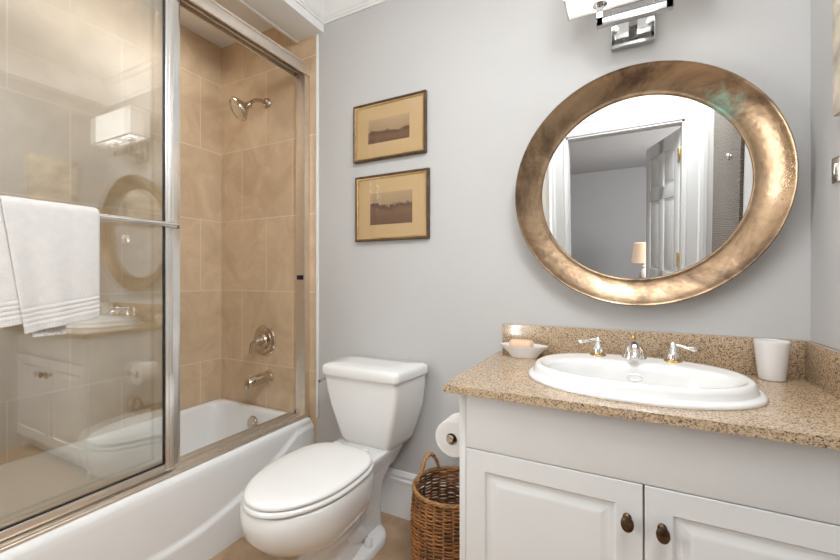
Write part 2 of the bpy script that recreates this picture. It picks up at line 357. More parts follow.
# doorway casing behind the camera (seen in the mirror)
def casing(name, pts_in, y, wdt, label):
    # pts_in: inner edge polyline (x,z) ; offset outwards
    pr = [(0, 0), (0, 0.014), (0.012, 0.018), (0.020, 0.014), (0.060, 0.016), (0.085, 0.022), (0.095, 0.030), (0.118, 0.030), (0.128, 0.022), (wdt, 0.018), (wdt, 0)]
    (xa, za), (xb, zb) = pts_in
    rings = []
    for corner in ((xa, 0.0, -1, 0), (xa, zb, -1, 1), (xb, zb, 1, 1), (xb, 0.0, 1, 0)):
        x, z, sx, sz = corner; rings.append([(x+sx*o, y+h, z+sz*o) for o, h in pr])
    return struct(MB().loft(rings).build(name, M['casing'], ang=25), label, 'trim')
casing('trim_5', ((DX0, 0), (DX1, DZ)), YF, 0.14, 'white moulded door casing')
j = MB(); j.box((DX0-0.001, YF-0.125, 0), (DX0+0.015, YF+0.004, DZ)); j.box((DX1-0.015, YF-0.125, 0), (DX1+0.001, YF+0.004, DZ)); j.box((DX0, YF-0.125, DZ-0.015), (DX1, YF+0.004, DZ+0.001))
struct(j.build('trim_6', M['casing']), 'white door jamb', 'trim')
wn = MB(); wy0, wy1, wz0, wz1 = -1.885, -1.645, 0.84, 2.16
for lo, hi in (((wy0, wz0), (wy0+0.02, wz1)), ((wy1-0.02, wz0), (wy1, wz1)), ((wy0, wz0), (wy1, wz0+0.02)), ((wy0, wz1-0.02), (wy1, wz1))): wn.box((XE, lo[0], lo[1]), (XE+0.012, hi[0], hi[1]), 0.003)
struct(wn.build('fill_light_frame', M['trim']), 'narrow white frame added around the unseen fill light beside the tub', 'light frame')  # invented frame, added to dress the side fill light
# bedroom beyond the doorway
BY = -6.2
struct(MB().box((-2.6, BY-0.1, -0.05), (2.1, YF-0.12, 0)).build('floor_bedroom', M['carpet']), 'beige bedroom carpet', 'floor')
struct(MB().box((-2.6, BY-0.1, 2.44), (2.1, YF-0.12, 2.52)).build('ceiling_bedroom', M['bedwall']), 'bedroom ceiling', 'ceiling')
struct(MB().box((-2.6, BY-0.1, 0), (2.1, BY, 2.5)).build('wall_bedroom_far', M['bedwall']), 'grey far wall of the bedroom', 'wall')
struct(MB().box((-2.7, BY, 0), (-2.6, YF-0.12, 2.5)).build('wall_bedroom_left', M['bedwall']), 'grey bedroom side wall', 'wall')
struct(MB().box((2.0, BY, 0), (2.1, YF-0.12, 2.5)).build('wall_bedroom_right', M['bedwall']), 'grey bedroom side wall by the lamp', 'wall')
fb = MB(); fb.box((-2.6, YF-0.13, 0), (DX0-0.001, YF-0.12, 2.5)); fb.box((DX1+0.001, YF-0.13, 0), (2.0, YF-0.12, 2.5)); fb.box((DX0-0.001, YF-0.13, DZ), (DX1+0.001, YF-0.12, 2.5))
struct(fb.build('wall_bedroom_near', M['bedwall']), 'grey bedroom wall around the doorway', 'wall')
# panelled door swung open into the bedroom
hinge = Vector((DX1-0.018, YF-0.13, 0)); ang = math.radians(-105)
def dmap(x, y, z):   # local: x along door from hinge, y thickness, z
    d = Vector((-math.cos(math.radians(75)), -math.sin(math.radians(75)), 0)); n = Vector((-d.y, d.x, 0))
    return hinge+d*x+n*y+Vector((0, 0, z))
dr = thing('door_1', tuple(hinge), 'white panelled door standing open behind the doorway, seen in the mirror', 'door'); struct(dr)
DW, DH = 0.79, DZ-0.03
b = MB()
def dbox(mb, x0, x1, y0, y1, z0, z1):
    t = MB(); t.box((x0, y0, z0), (x1, y1, z1), 0.003); mb.add([dmap(*v) for v in t.v], t.f)
dbox(b, 0, DW, 0.010, 0.030, 0.01, DH)
for x0, x1, z0, z1 in ((0, 0.11, 0.01, DH), (DW-0.11, DW, 0.01, DH), (0.34, 0.45, 0.01, DH), (0.11, DW-0.11, 0.01, 0.24), (0.11, DW-0.11, 0.82, 1.0), (0.11, DW-0.11, 1.62, 1.73), (0.11, DW-0.11, DH-0.12, DH)):
    dbox(b, x0, x1, 0, 0.04, z0, z1)
for x0, x1 in ((0.13, 0.32), (0.47, DW-0.13)):
    for z0, z1 in ((0.27, 0.79), (1.03, 1.59), (1.76, DH-0.15)): dbox(b, x0, x1, 0.004, 0.036, z0, z1)
b.build('door_slab', M['trim'], dr)
for z in (0.25, 1.12, 1.93):
    h = MB(); h.box((DX1-0.030, YF-0.140, z-0.05), (DX1-0.012, YF-0.085, z+0.05), 0.002); h.lathe([(0.007, -0.055), (0.007, 0.055)], (DX1-0.024, YF-0.140, z)); h.build('hinge', M['gold'], dr)
# nightstand and lamp in the bedroom
ns = thing('nightstand', (0.18, -5.2, 0), 'dark wooden nightstand under the lamp in the bedroom', 'nightstand')
MB().box((-0.10, -5.45, 0.47), (0.45, -5.00, 0.50), 0.005).build('top', M['wood'], ns)
MB().box((-0.08, -5.43, 0.25), (0.43, -5.02, 0.47), 0.004).build('drawer_box', M['wood'], ns)
for x in (-0.06, 0.41):
    for y in (-5.41, -5.04): MB().box((x-0.02, y-0.02, 0), (x+0.02, y+0.02, 0.25), 0.003).build('leg', M['wood'], ns)
lp = thing('table_lamp', (0.20, -5.2, 0.50), 'table lamp with a warm fabric shade glimpsed in the round mirror', 'lamp')
MB().lathe([(0.07, 0), (0.075, 0.02), (0.04, 0.04), (0.03, 0.06), (0.075, 0.12), (0.085, 0.18), (0.06, 0.25), (0.025, 0.29), (0.04, 0.31), (0.02, 0.33), (0.012, 0.42)], (0.20, -5.2, 0.50)).build('lamp_base', M['cup'], lp)
MB().lathe([(0.19, 0), (0.155, 0.30), (0.152, 0.30), (0.187, 0.0)], (0.20, -5.2, 0.87), cap=False).build('lamp_shade', M['warmshade'], lp)
MB().lathe([(0.01, -0.05), (0.03, 0.0), (0.034, 0.03), (0.02, 0.06), (0.0, 0.068)], (0.20, -5.2, 0.97)).build('bulb', M['bulb'], lp)

# ------------------------------------------------------------------ bathtub
tub = thing('bathtub', (-1.94, -0.765, 0), 'white enamel bathtub built into the tan tiled alcove', 'bathtub')
X0, X1, Y0, Y1 = XL+0.003, -1.560, YA+0.003, -0.003
b = MB()
rr_ = [rrect(X0, X1, Y0, Y1, 0.012, 0.30), rrect(X0, X1, Y0, Y1, 0.012, 0.375), rrect(X0+0.006, X1-0.006, Y0+0.004, Y1-0.004, 0.014, 0.392), rrect(X0+0.018, X1-0.020, Y0+0.014, Y1-0.014, 0.016, 0.400),
       rrect(X0+0.035, X1-0.105, Y0+0.07, Y1-0.045, 0.09, 0.400, 6), rrect(X0+0.044, X1-0.114, Y0+0.08, Y1-0.054, 0.09, 0.394), rrect(X0+0.050, X1-0.120, Y0+0.09, Y1-0.060, 0.09, 0.375),
       rrect(X0+0.075, X1-0.140, Y0+0.16, Y1-0.085, 0.10, 0.20), rrect(X0+0.100, X1-0.160, Y0+0.23, Y1-0.110, 0.11, 0.10), rrect(X0+0.140, X1-0.195, Y0+0.28, Y1-0.155, 0.10, 0.072), rrect(X0+0.20, X1-0.25, Y0+0.36, Y1-0.23, 0.08, 0.068)]
b.loft(rr_, False, True)
b.build('basin', M['tub'], tub, ang=50)
# apron front: a shallow raised lower field under an arched line
b = MB(); ny, nz = 90, 44; vs = []; fs = []
for i in range(ny+1):
    y = Y0+(Y1-Y0)*i/ny
    edge = min(0.355, 0.135+0.48*(y+0.80)**2)
    for k in range(nz+1):
        z = 0.380*k/nz
        s_ = max(0, min(1, (edge-z)/0.022+0.5)); s_ = s_*s_*(3-2*s_)
        top = max(0, (z-0.352)/0.028); x = X1+0.001+0.014*s_*(1-top)-0.004*top*top
        vs.append((x, y, z))
for i in range(ny):
    for k in range(nz): a = i*(nz+1)+k; fs.append((a, a+nz+1, a+nz+2, a+1))
b.add(vs, fs); b.build('apron', M['tub'], tub, ang=60)
# overflow plate on the sloping end of the tub
oc = Vector((-1.955, -0.079, 0.322)); on = Vector((0, -1, 0.14)).normalized()
b = MB(); b.lathe([(0.040, 0.0), (0.040, 0.004), (0.036, 0.010), (0.0, 0.012)], oc, on)
ov = b.build('overflow_plate', M['nickel'], tub)
for dx in (-0.016, 0.016): MB().lathe([(0.004, 0.010), (0.004, 0.014), (0.0, 0.015)], oc+Vector((dx, 0, 0.0)), on, 12).build('screw', M['satin'], ov)
MB().lathe([(0.032, 0), (0.032, 0.004), (0.02, 0.006), (0.0, 0.004)], (-1.95, -0.31, 0.069)).build('drain', M['chrome'], tub)

# ------------------------------------------------------------------ shower enclosure frame
sf = thing('shower_door_frame', (-1.622, -0.765, 0.40), 'satin metal track and jamb frame along the tub edge', 'shower frame')
b = MB(); b.box((-1.672, YA+0.002, 0.400), (-1.578, -0.002, 0.410), 0.002)
for x, h in ((-1.668, 0.428), (-1.625, 0.420), (-1.586, 0.418)): b.box((x-0.004, YA+0.002, 0.408), (x+0.004, -0.002, h), 0.0015)
b.build('bottom_track', M['track'], sf)
b = MB(); b.box((-1.668, YA+0.002, 2.372), (-1.580, -0.002, 2.392), 0.004); b.box((-1.588, YA+0.002, 2.330), (-1.578, -0.002, 2.380), 0.002); b.box((-1.672, YA+0.002, 2.338), (-1.662, -0.002, 2.380), 0.002)
b.box((-1.630, YA+0.002, 2.340), (-1.624, -0.002, 2.380), 0.001); b.tube([(-1.578, YA+0.002, 2.386), (-1.578, -0.002, 2.386)], 0.006, 8)
b.build('top_track', M['track'], sf)
for y0, y1 in ((-0.032, -0.002), (YA+0.002, YA+0.032)):
    b = MB(); b.box((-1.660, y0, 0.410), (-1.592, y1, 2.372), 0.002); b.box((-1.5915, y0-0.006 if y1 > -0.1 else y0, 0.410), (-1.585, y1 if y1 > -0.1 else y1+0.006, 2.372), 0.002)
    jb = b.build('side_jamb', M['track'], sf)
    if y1 > -0.1: MB().box((-1.640, -0.044, 1.175), (-1.600, -0.031, 1.200), 0.002).build('bumper', M['black'], jb)

# ------------------------------------------------------------------ sliding glass panels
def panel(name, x, y0, y1, label, bar, flat):
    t = thing(name, (x, (y0+y1)/2, 0.41), label, 'shower door', 'sliding glass panels of the tub enclosure')
    z0, z1 = 0.424, 2.372
    b = MB()
    for s0, s1 in ((y1-0.052, y1), (y0, y0+0.052)):
        b.box((x-0.010, s0, z0), (x+0.010, s1, z1), 0.003); b.box((x+0.008, s0+0.012, z0), (x+0.0125, s1-0.014, z1), 0.002)
    b.build('stile', M['stile'], t)
    b = MB(); b.box((x-0.010, y0+0.052, z0), (x+0.010, y1-0.052, z0+0.028), 0.003); b.box((x-0.010, y0+0.052, z1-0.03), (x+0.010, y1-0.052, z1), 0.003)
    b.build('rail', M['track'], t)
    b = MB(); g = 0.005
    for lo, hi in (((x-0.004, y1-0.052-g, z0+0.028), (x+0.004, y1-0.052, z1-0.03)), ((x-0.006, y0+0.052, z0+0.028), (x+0.006, y0+0.052+g, z1-0.03)),
                   ((x-0.004, y0+0.052, z0+0.028), (x+0.004, y1-0.052, z0+0.028+g))): b.box(lo, hi)
    if bar: b.build('gasket', M['black'], t)
    MB().box((x-0.0025, y0+0.054, z0+0.03), (x+0.0025, y1-0.054, z1-0.032)).build('glass_pane', M['glass'], t)
    if bar:
        bx = x+0.042; b = MB(); b.tube([(bx, y0+0.01, 1.394), (bx, y1-0.030, 1.394)], 0.010, 14)
        tb = b.build('towel_bar', M['chrome'], t)
        for yy in (y0+0.025, y1-0.025):
            MB().tube([(x+0.012, yy, 1.388), (bx, yy, 1.388)], 0.008, 10).build('bar_bracket', M['chrome'], tb)
    return t
panel('sliding_glass_door', -1.606, -1.49, -0.735, 'outer sliding glass panel carrying the towel bar', True, 0)
panel('sliding_glass_door', -1.645, -1.495, -0.705, 'inner sliding glass panel behind the one with the towel bar', False, 0)

# ------------------------------------------------------------------ towel on the bar
tw = thing('hand_towel', (-1.564, -1.14, 1.0), 'white terry towel folded over the chrome bar of the glass panel', 'towel')
def towel_sheet(y_a, y_b, zl_a, zl_b, zin, th, off, seed, lean=0.0):
    rnd = random.Random(seed); ph = [rnd.uniform(0, 6) for _ in range(6)]
    bx, bz, R = -1.564, 1.394, 0.013+off
    nu, nv = 30, 170
    def cen(u, v):
        y = y_a+(y_b-y_a)*u; zb_ = zl_a+(zl_b-zl_a)*u; Lf = bz-zb_; Lb = bz-zin; La = PI*R; T = Lb+La+Lf; s_ = v*T
        fold = 0.004*math.sin(5*u*PI+ph[0])+0.003*math.sin(9*u+ph[1])
        if s_ < Lf:
            z = zb_+s_; k = (Lf-s_)/max(Lf, 0.01); x = bx+R+fold*k+0.005*k; yy = y+lean*k*(1-u)
            # ribbed border near the lower hem
            d = z-zb_
            if 0.018 < d < 0.075: x += 0.0017*math.sin((d-0.018)/0.057*2*PI*4)
        elif s_ < Lf+La:
            a = (s_-Lf)/R; x = bx+R*math.cos(a); z = bz+R*math.sin(a); yy = y
        else:
            q = s_-Lf-La; z = bz-q; x = bx-R+0.001; yy = y
        return Vector((x, yy, z))
    P = [[cen(i/nu, k/nv) for k in range(nv+1)] for i in range(nu+1)]
    vs = []; fs = []
    for side in (0, 1):
        for i in range(nu+1):
            for k in range(nv+1):
                p = P[i][k]; a = P[i][min(k+1, nv)]-P[i][max(k-1, 0)]; c = P[min(i+1, nu)][k]-P[max(i-1, 0)][k]
                nrm = c.cross(a).normalized()
                e = min(1, min(i, nu-i)/1.5+0.25)
                vs.append(p+nrm*(th*e*(1 if side else -1)))
    W_ = nv+1; S = (nu+1)*W_
    for i in range(nu):
        for k in range(nv):
            a = i*W_+k; fs.append((a, a+1, a+W_+1, a+W_)); fs.append((S+a, S+a+W_, S+a+W_+1, S+a+1))
    for k in range(nv): fs.append((k, S+k, S+k+1, k+1)); a = nu*W_+k; fs.append((a, a+1, S+a+1, S+a))
    for i in range(nu): a = i*W_; fs.append((a, a+W_, S+a+W_, S+a)); a = i*W_+nv; fs.append((a, S+a, S+a+W_, a+W_))
    return vs, fs
b = MB(); b.add(*towel_sheet(-1.262, -1.030, 1.024, 1.058, 1.14, 0.0045, 0.0105, 3, lean=0.045)); b.build('outer_fold', M['towel'], tw, ang=80, sub=1)
b = MB(); b.add(*towel_sheet(-1.300, -1.065, 1.040, 1.080, 1.18, 0.0040, 0.0005, 5)); b.build('inner_fold', M['towel'], tw, ang=80, sub=1)
lb = MB().box((-1.552, -1.195, 1.012), (-1.550, -1.115, 1.065), rot=Matrix.Rotation(0.0, 3, 'X')).build('care_label', M['label'], tw); lb['label'] = 'small white care label'

# ------------------------------------------------------------------ shower fittings
sh = thing('overhead_shower', (-1.926, 0, 2.25), 'chrome shower head on a bent arm high on the tiled end wall', 'shower head')
MB().lathe([(0.032, 0), (0.032, 0.004), (0.024, 0.014), (0.013, 0.018)], (-1.926, 0, 2.25), (0, -1, 0)).build('wall_flange', M['nickel'], sh)
arm = [(-1.926, -0.01, 2.25), (-1.926, -0.05, 2.248), (-1.925, -0.085, 2.236), (-1.923, -0.115, 2.212), (-1.922, -0.130, 2.186)]
MB().tube(arm, 0.011, 12).build('shower_arm', M['nickel'], sh)
hd = Vector((-0.33, -0.75, -0.57)).normalized(); hc = Vector((-1.922, -0.130, 2.190))
hm = MB(); hm.lathe([(0.014, -0.008), (0.020, 0.0), (0.018, 0.018), (0.030, 0.030), (0.052, 0.052), (0.066, 0.066), (0.069, 0.074), (0.067, 0.084), (0.060, 0.088), (0.056, 0.082), (0.0, 0.080)], hc, hd); hh = hm.build('head', M['nickel'], sh)
fm = MB(); fm.lathe([(0.055, 0.081), (0.055, 0.084), (0.040, 0.087), (0.036, 0.090), (0.0, 0.088)], hc, hd)
a1 = hd.orthogonal().normalized(); a2 = hd.cross(a1)
for k in range(20):
    q = 2*PI*k/20; fm.lathe([(0.0028, 0.080), (0.0022, 0.087), (0, 0.0875)], hc+a1*0.046*math.cos(q)+a2*0.046*math.sin(q), hd, 6)
fm.build('spray_face', M['satin'], hh)
va = thing('shower_valve', (-1.945, 0, 0.803), 'round brushed nickel valve plate with a lever on the end wall', 'shower valve')
MB().lathe([(0.094, 0), (0.094, 0.003), (0.088, 0.009), (0.070, 0.012), (0.066, 0.016), (0.040, 0.018), (0.034, 0.024), (0.030, 0.040)], (-1.945, 0, 0.803), (0, -1, 0), 48).build('escutcheon', M['nickel'], va)
b = MB(); b.lathe([(0.024, 0.030), (0.026, 0.050), (0.020, 0.062), (0.014, 0.075), (0.0, 0.080)], (-1.945, 0, 0.803), (0, -1, 0))
b.tube([(-1.945, -0.055, 0.803), (-1.962, -0.070, 0.798), (-1.972, -0.078, 0.788), (-1.976, -0.080, 0.760), (-1.977, -0.080, 0.735)], [0.010, 0.010, 0.010, 0.008, 0.010], 12)
b.build('lever', M['nickel'], va)
ts = thing('tub_spout', (-1.915, 0, 0.585), 'brushed nickel tub spout on the tiled end wall below the valve', 'tub spout')
MB().lathe([(0.040, 0), (0.040, 0.006), (0.033, 0.012)], (-1.910, 0, 0.585), (0, -1, 0)).build('flange', M['nickel'], ts)
b = MB(); rings = []
for y, z, rx, rz in ((-0.008, 0.585, 0.031, 0.031), (-0.05, 0.585, 0.031, 0.032), (-0.10, 0.582, 0.030, 0.031), (-0.135, 0.578, 0.029, 0.030), (-0.155, 0.572, 0.026, 0.029), (-0.163, 0.567, 0.016, 0.018)):
    rings.append([(-1.910+rx*math.cos(2*PI*k/24), y, z+rz*math.sin(2*PI*k/24)) for k in range(24)])
b.loft(rings); b.build('spout', M['nickel'], ts, ang=50)
MB().lathe([(0.004, 0), (0.004, 0.012), (0.009, 0.016), (0.009, 0.022), (0, 0.025)], (-1.910, -0.140, 0.604)).build('diverter_knob', M['chrome'], ts)

# ------------------------------------------------------------------ framed pictures
def picture(x0, x1, z0, z1, px0, px1, pz0, pz1, label, seed, hor):
    t = thing('framed_picture', ((x0+x1)/2, 0, z0), label, 'picture', 'framed landscape prints above the toilet')
    fr = 0.013
    rings = []
    pr = [(0, -0.001), (0, -0.020), (0.003, -0.024), (0.008, -0.023), (fr, -0.017), (fr, -0.010)]
    for o, y in pr: rings.append([(x0+o, y, z0+o), (x1-o, y, z0+o), (x1-o, y, z1-o), (x0+o, y, z1-o)])
    b = MB(); b.loft(rings, True, False); b.build('frame', M['picframe'], t, ang=20)
    rings = []
    for o, y in ((fr-0.001, -0.0185), (fr+0.004, -0.0165), (fr+0.006, -0.012)): rings.append([(x0+o, y, z0+o), (x1-o, y, z0+o), (x1-o, y, z1-o), (x0+o, y, z1-o)])
    MB().loft(rings, False, False).build('gilt_fillet', M['fillet'], t)
    MB().box((x0+fr-0.002, -0.0105, z0+fr-0.002), (x1-fr+0.002, -0.006, z1-fr+0.002)).build('mat_board', M['mat_card'], t)
    MB().box((px0, -0.0115, pz0), (px1, -0.0100, pz1)).build('landscape_print', photo_mat('sepia_print', px0, px1, pz0, pz1, seed, hor), t)
    MB().box((x0+fr, -0.0150, z0+fr), (x1-fr, -0.0130, z1-fr)).build('glass', M['picglass'], t)
picture(-1.262, -0.836, 1.790, 2.088, -1.174, -0.929, 1.878, 2.000, 'upper framed sepia landscape print with a low hill', 3.1, 0.48)
picture(-1.250, -0.821, 1.375, 1.713, -1.160, -0.913, 1.458, 1.620, 'lower framed sepia landscape print with a broad dark hill', 8.6, 0.62)

# ------------------------------------------------------------------ toilet
CX = -1.078
to = thing('toilet', (CX, -0.42, 0), 'white two-piece toilet with closed lid between tub and vanity', 'toilet')
def tank_ring(hwf, hwb, yf, yb, z, r): return rpoly([(CX-hwf, yf), (CX+hwf, yf), (CX+hwb, yb), (CX-hwb, yb)], r, z)
TX = 0.020
def tank_ring(hwf, hwb, yf, yb, z, r): return rpoly([(CX+TX-hwf, yf), (CX+TX+hwf, yf), (CX+TX+hwb, yb), (CX+TX-hwb, yb)], r, z)
b = MB(); b.loft([tank_ring(0.110, 0.125, -0.180, -0.040, 0.396, 0.02), tank_ring(0.127, 0.150, -0.200, -0.028, 0.406, 0.03), tank_ring(0.140, 0.178, -0.215, -0.022, 0.44, 0.035), tank_ring(0.158, 0.203, -0.228, -0.020, 0.51, 0.035),
    tank_ring(0.180, 0.225, -0.241, -0.020, 0.59, 0.03), tank_ring(0.196, 0.234, -0.250, -0.020, 0.67, 0.03), tank_ring(0.203, 0.238, -0.257, -0.020, 0.742, 0.03)])
b.build('tank', M['porcelain'], to, ang=60)
b = MB(); b.loft([tank_ring(0.199, 0.236, -0.254, -0.014, 0.730, 0.03), tank_ring(0.208, 0.243, -0.267, -0.012, 0.732, 0.03), tank_ring(0.210, 0.245, -0.269, -0.011, 0.738, 0.03), tank_ring(0.210, 0.245, -0.269, -0.011, 0.764, 0.03),
    tank_ring(0.205, 0.241, -0.264, -0.014, 0.775, 0.03), tank_ring(0.192, 0.229, -0.250, -0.026, 0.781, 0.03), tank_ring(0.12, 0.14, -0.18, -0.09, 0.783, 0.03)])
b.build('tank_lid', M['porcelain'], to, ang=60)
b = MB(); b.lathe([(0.012, 0), (0.012, 0.010), (0.009, 0.016), (0, 0.018)], (CX+TX-0.203, -0.215, 0.698), (-1, -0.25, 0))
b.tube([(CX+TX-0.218, -0.220, 0.698), (CX+TX-0.222, -0.240, 0.697), (CX+TX-0.221, -0.262, 0.694)], [0.007, 0.007, 0.009], 10)
b.build('flush_lever', M['chrome'], to)
YW = -0.56
def egg(yb, yf, hw, z, yw=YW, e=2.0, eb=2.7, n=56, cx=CX):
    o = []
    for i in range(n):
        t = 2*PI*i/n; c, s_ = math.cos(t), math.sin(t)
        if s_ < 0: x = hw*math.copysign(abs(c)**(2/e), c); y = yw-(yw-yf)*abs(s_)**(2/e)
        else: x = hw*math.copysign(abs(c)**(2/eb), c); y = yw+(yb-yw)*abs(s_)**(2/eb)
        o.append((cx+x, y, z))
    return o
LX = CX+0.008
b = MB()
b.loft([egg(-0.24, -0.585, 0.108, 0.0, -0.45), egg(-0.24, -0.585, 0.105, 0.02, -0.45), egg(-0.25, -0.575, 0.090, 0.09, -0.45), egg(-0.25, -0.575, 0.088, 0.130, -0.46), egg(-0.25, -0.615, 0.104, 0.176, -0.49), egg(-0.25, -0.690, 0.138, 0.212, -0.53),
        egg(-0.25, -0.762, 0.168, 0.252, -0.55), egg(-0.25, -0.803, 0.188, 0.305), egg(-0.26, -0.812, 0.196, 0.355), egg(-0.26, -0.808, 0.196, 0.396), egg(-0.265, -0.800, 0.192, 0.404),
        egg(-0.34, -0.75, 0.135, 0.404), egg(-0.35, -0.74, 0.125, 0.38), egg(-0.38, -0.70, 0.10, 0.30), egg(-0.42, -0.62, 0.06, 0.24)], True, True)
# rear shelf under the tank
b.loft([rpoly([(CX-0.10, -0.33), (CX+0.10, -0.33), (CX+0.10, -0.06), (CX-0.10, -0.06)], 0.02, 0.30), rpoly([(CX-0.125, -0.36), (CX+0.125, -0.36), (CX+0.135, -0.045), (CX-0.135, -0.045)], 0.02, 0.37), rpoly([(CX-0.14, -0.36), (CX+0.14, -0.36), (CX+0.145, -0.04), (CX-0.145, -0.04)], 0.02, 0.400), rpoly([(CX-0.135, -0.36), (CX+0.135, -0.36), (CX+0.14, -0.045), (CX-0.14, -0.045)], 0.02, 0.407)])
# rear pedestal, trapway bulges and foot
b.loft([rpoly([(CX-0.080, -0.40), (CX+0.080, -0.40), (CX+0.075, -0.12), (CX-0.075, -0.12)], 0.04, 0.0), rpoly([(CX-0.072, -0.40), (CX+0.072, -0.40), (CX+0.075, -0.13), (CX-0.075, -0.13)], 0.04, 0.12), rpoly([(CX-0.082, -0.40), (CX+0.082, -0.40), (CX+0.085, -0.12), (CX-0.085, -0.12)], 0.04, 0.24), rpoly([(CX-0.115, -0.38), (CX+0.115, -0.38), (CX+0.12, -0.08), (CX-0.12, -0.08)], 0.04, 0.345)])
for sx in (-1, 1):
    b.tube([(CX+sx*0.045, -0.45, 0.140), (CX+sx*0.060, -0.40, 0.125), (CX+sx*0.066, -0.35, 0.100), (CX+sx*0.056, -0.30, 0.070), (CX+sx*0.04, -0.26, 0.04)], [0.026, 0.036, 0.040, 0.040, 0.034], 16)
b.loft([rrect(CX-0.140, CX+0.140, -0.45, -0.13, 0.11, 0.0), rrect(CX-0.140, CX+0.140, -0.45, -0.13, 0.11, 0.022), rrect(CX-0.130, CX+0.130, -0.44, -0.14, 0.10, 0.034), rrect(CX-0.07, CX+0.07, -0.42, -0.16, 0.06, 0.045)])
b.build('bowl', M['porcelain'], to, ang=60)
def sg(yb, yf, hw, z): return egg(yb, yf, hw*0.965, z, yw=-0.535, eb=3.2, cx=LX)
b = MB(); b.loft([sg(-0.30, -0.806, 0.192, 0.407), sg(-0.295, -0.814, 0.198, 0.411), sg(-0.295, -0.814, 0.198, 0.419), sg(-0.30, -0.808, 0.193, 0.4255), sg(-0.36, -0.73, 0.125, 0.4255), sg(-0.36, -0.73, 0.125, 0.407)], False, False)
b.f = b.f+[(k+5*56, (k+1) % 56+5*56, (k+1) % 56, k) for k in range(56)]
b.build('seat', M['seat'], to, ang=60)
b = MB(); b.loft([sg(-0.305, -0.800, 0.184, 0.4275), sg(-0.300, -0.810, 0.192, 0.4310), sg(-0.300, -0.811, 0.193, 0.4380), sg(-0.303, -0.806, 0.189, 0.4440), sg(-0.315, -0.789, 0.175, 0.4480), sg(-0.36, -0.74, 0.13, 0.4500), sg(-0.44, -0.65, 0.05, 0.4510)])
b.build('lid', M['seat'], to, ang=60)
for sx in (-1, 1): MB().box((CX+sx*0.075-0.022, -0.312, 0.405), (CX+sx*0.075+0.022, -0.278, 0.438), 0.008).build('hinge', M['seat'], to)
for sx in (-1, 1): MB().lathe([(0.019, 0), (0.018, 0.024), (0.012, 0.032), (0, 0.035)], (CX+sx*0.110, -0.305, 0.034)).build('bolt_cap', M['seat'], to)

# ------------------------------------------------------------------ wicker basket
BX, BYC, BH = -0.614, -0.245, 0.352
ba = thing('wicker_basket', (BX, BYC, 0), 'tall honey-brown wicker basket with loop handles beside the vanity', 'basket')
def brad(z): return 0.138+0.014*math.sin(PI*min(1, z/BH)*0.9)
b = MB(); NS = 26; rnd = random.Random(4)
rows = 50
for i in range(rows):
    z = 0.012+(BH-0.02)*i/(rows-1); path = []; nseg = NS*4; ph = PI*(i % 2); amp = 0.0042; jz = rnd.uniform(-0.0015, 0.0015)
    for k in range(nseg):
        a = 2*PI*k/nseg; r = brad(z)+amp*math.cos(NS/2*a*1.0+ph)+rnd.uniform(-0.0008, 0.0008)
        path.append((BX+r*math.cos(a), BYC+r*math.sin(a), z+jz+0.002*math.sin(3*a+i)))
    b.tube(path, 0.0036+rnd.uniform(-0.0006, 0.0005), 6, True)
b.build('woven_body', M['wick1'], ba, ang=80)
b = MB()
for k in range(NS):
    a = 2*PI*(k+0.5)/NS; b.tube([(BX+(brad(z)+0.0)*math.cos(a), BYC+(brad(z)+0.0)*math.sin(a), z) for z in [BH*t/8 for t in range(9)]], 0.0038, 6)
b.build('stakes', M['wick2'], ba)
b = MB(); b.lathe([(0.134, 0.004), (0.134, 0.012), (0.0, 0.012)], (BX, BYC, 0), n=40); b.build('base', M['wick1'], ba)
b = MB()
for s_ in range(3):
    path = []
    for k in range(120):
        a = 2*PI*k/120; tw_ = 14*a+s_*2*PI/3; r = brad(BH)+0.003+0.0042*math.cos(tw_); path.append((BX+r*math.cos(a), BYC+r*math.sin(a), BH+0.001+0.0042*math.sin(tw_)))
    b.tube(path, 0.0042, 6, True)
b.build('braided_rim', M['wick2'], ba, ang=80)
for ac in (150, -30):
    b = MB()
    for s_ in range(2):
        path = []
        for k in range(41):
            t = k/40; a = math.radians(ac)+(t-0.5)*0.62; r = brad(BH)+0.004; h = 0.082*math.sin(PI*t)**0.55 if 0 < t < 1 else 0
            tw_ = 18*t+s_*PI
            path.append((BX+(r+0.004*math.cos(tw_))*math.cos(a), BYC+(r+0.004*math.cos(tw_))*math.sin(a), BH-0.01+h+0.004*math.sin(tw_)))
        b.tube(path, 0.0065, 7)
    b.build('loop_handle', M['wick2'], ba, ang=80)

# ------------------------------------------------------------------ vanity
VX0, VX1, VY = -0.452, XR-0.002, -0.557
vn = thing('vanity_cabinet', (0.05, -0.28, 0), 'white two-door vanity cabinet under the granite counter', 'vanity')
b = MB(); b.box((VX0, VY+0.004, 0), (VX0+0.021, -0.002, 0.838), 0.0015); b.box((VX1-0.018, VY+0.022, 0), (VX1, -0.002, 0.838)); b.box((VX0+0.02, VY+0.03, 0.10), (VX1-0.018, -0.002, 0.118)); b.box((VX0+0.02, VY+0.07, 0), (VX1-0.018, VY+0.085, 0.10))
b.box((VX0+0.02, -0.012, 0.118), (VX1-0.018, -0.003, 0.68)); b.box((VX0+0.02, VY+0.022, 0.655), (VX1-0.018, VY+0.04, 0.675)); b.box((0.040, VY+0.022, 0.118), (0.060, VY+0.04, 0.66)); b.box((VX0+0.02, VY+0.022, 0.822), (VX1-0.018, VY+0.04, 0.838))
b.build('carcass', M['cab'], vn)
MB().box((VX0+0.0235, VY, 0.6645), (VX1-0.002, VY+0.020, 0.836), 0.002).build('drawer_front', M['cab'], vn)
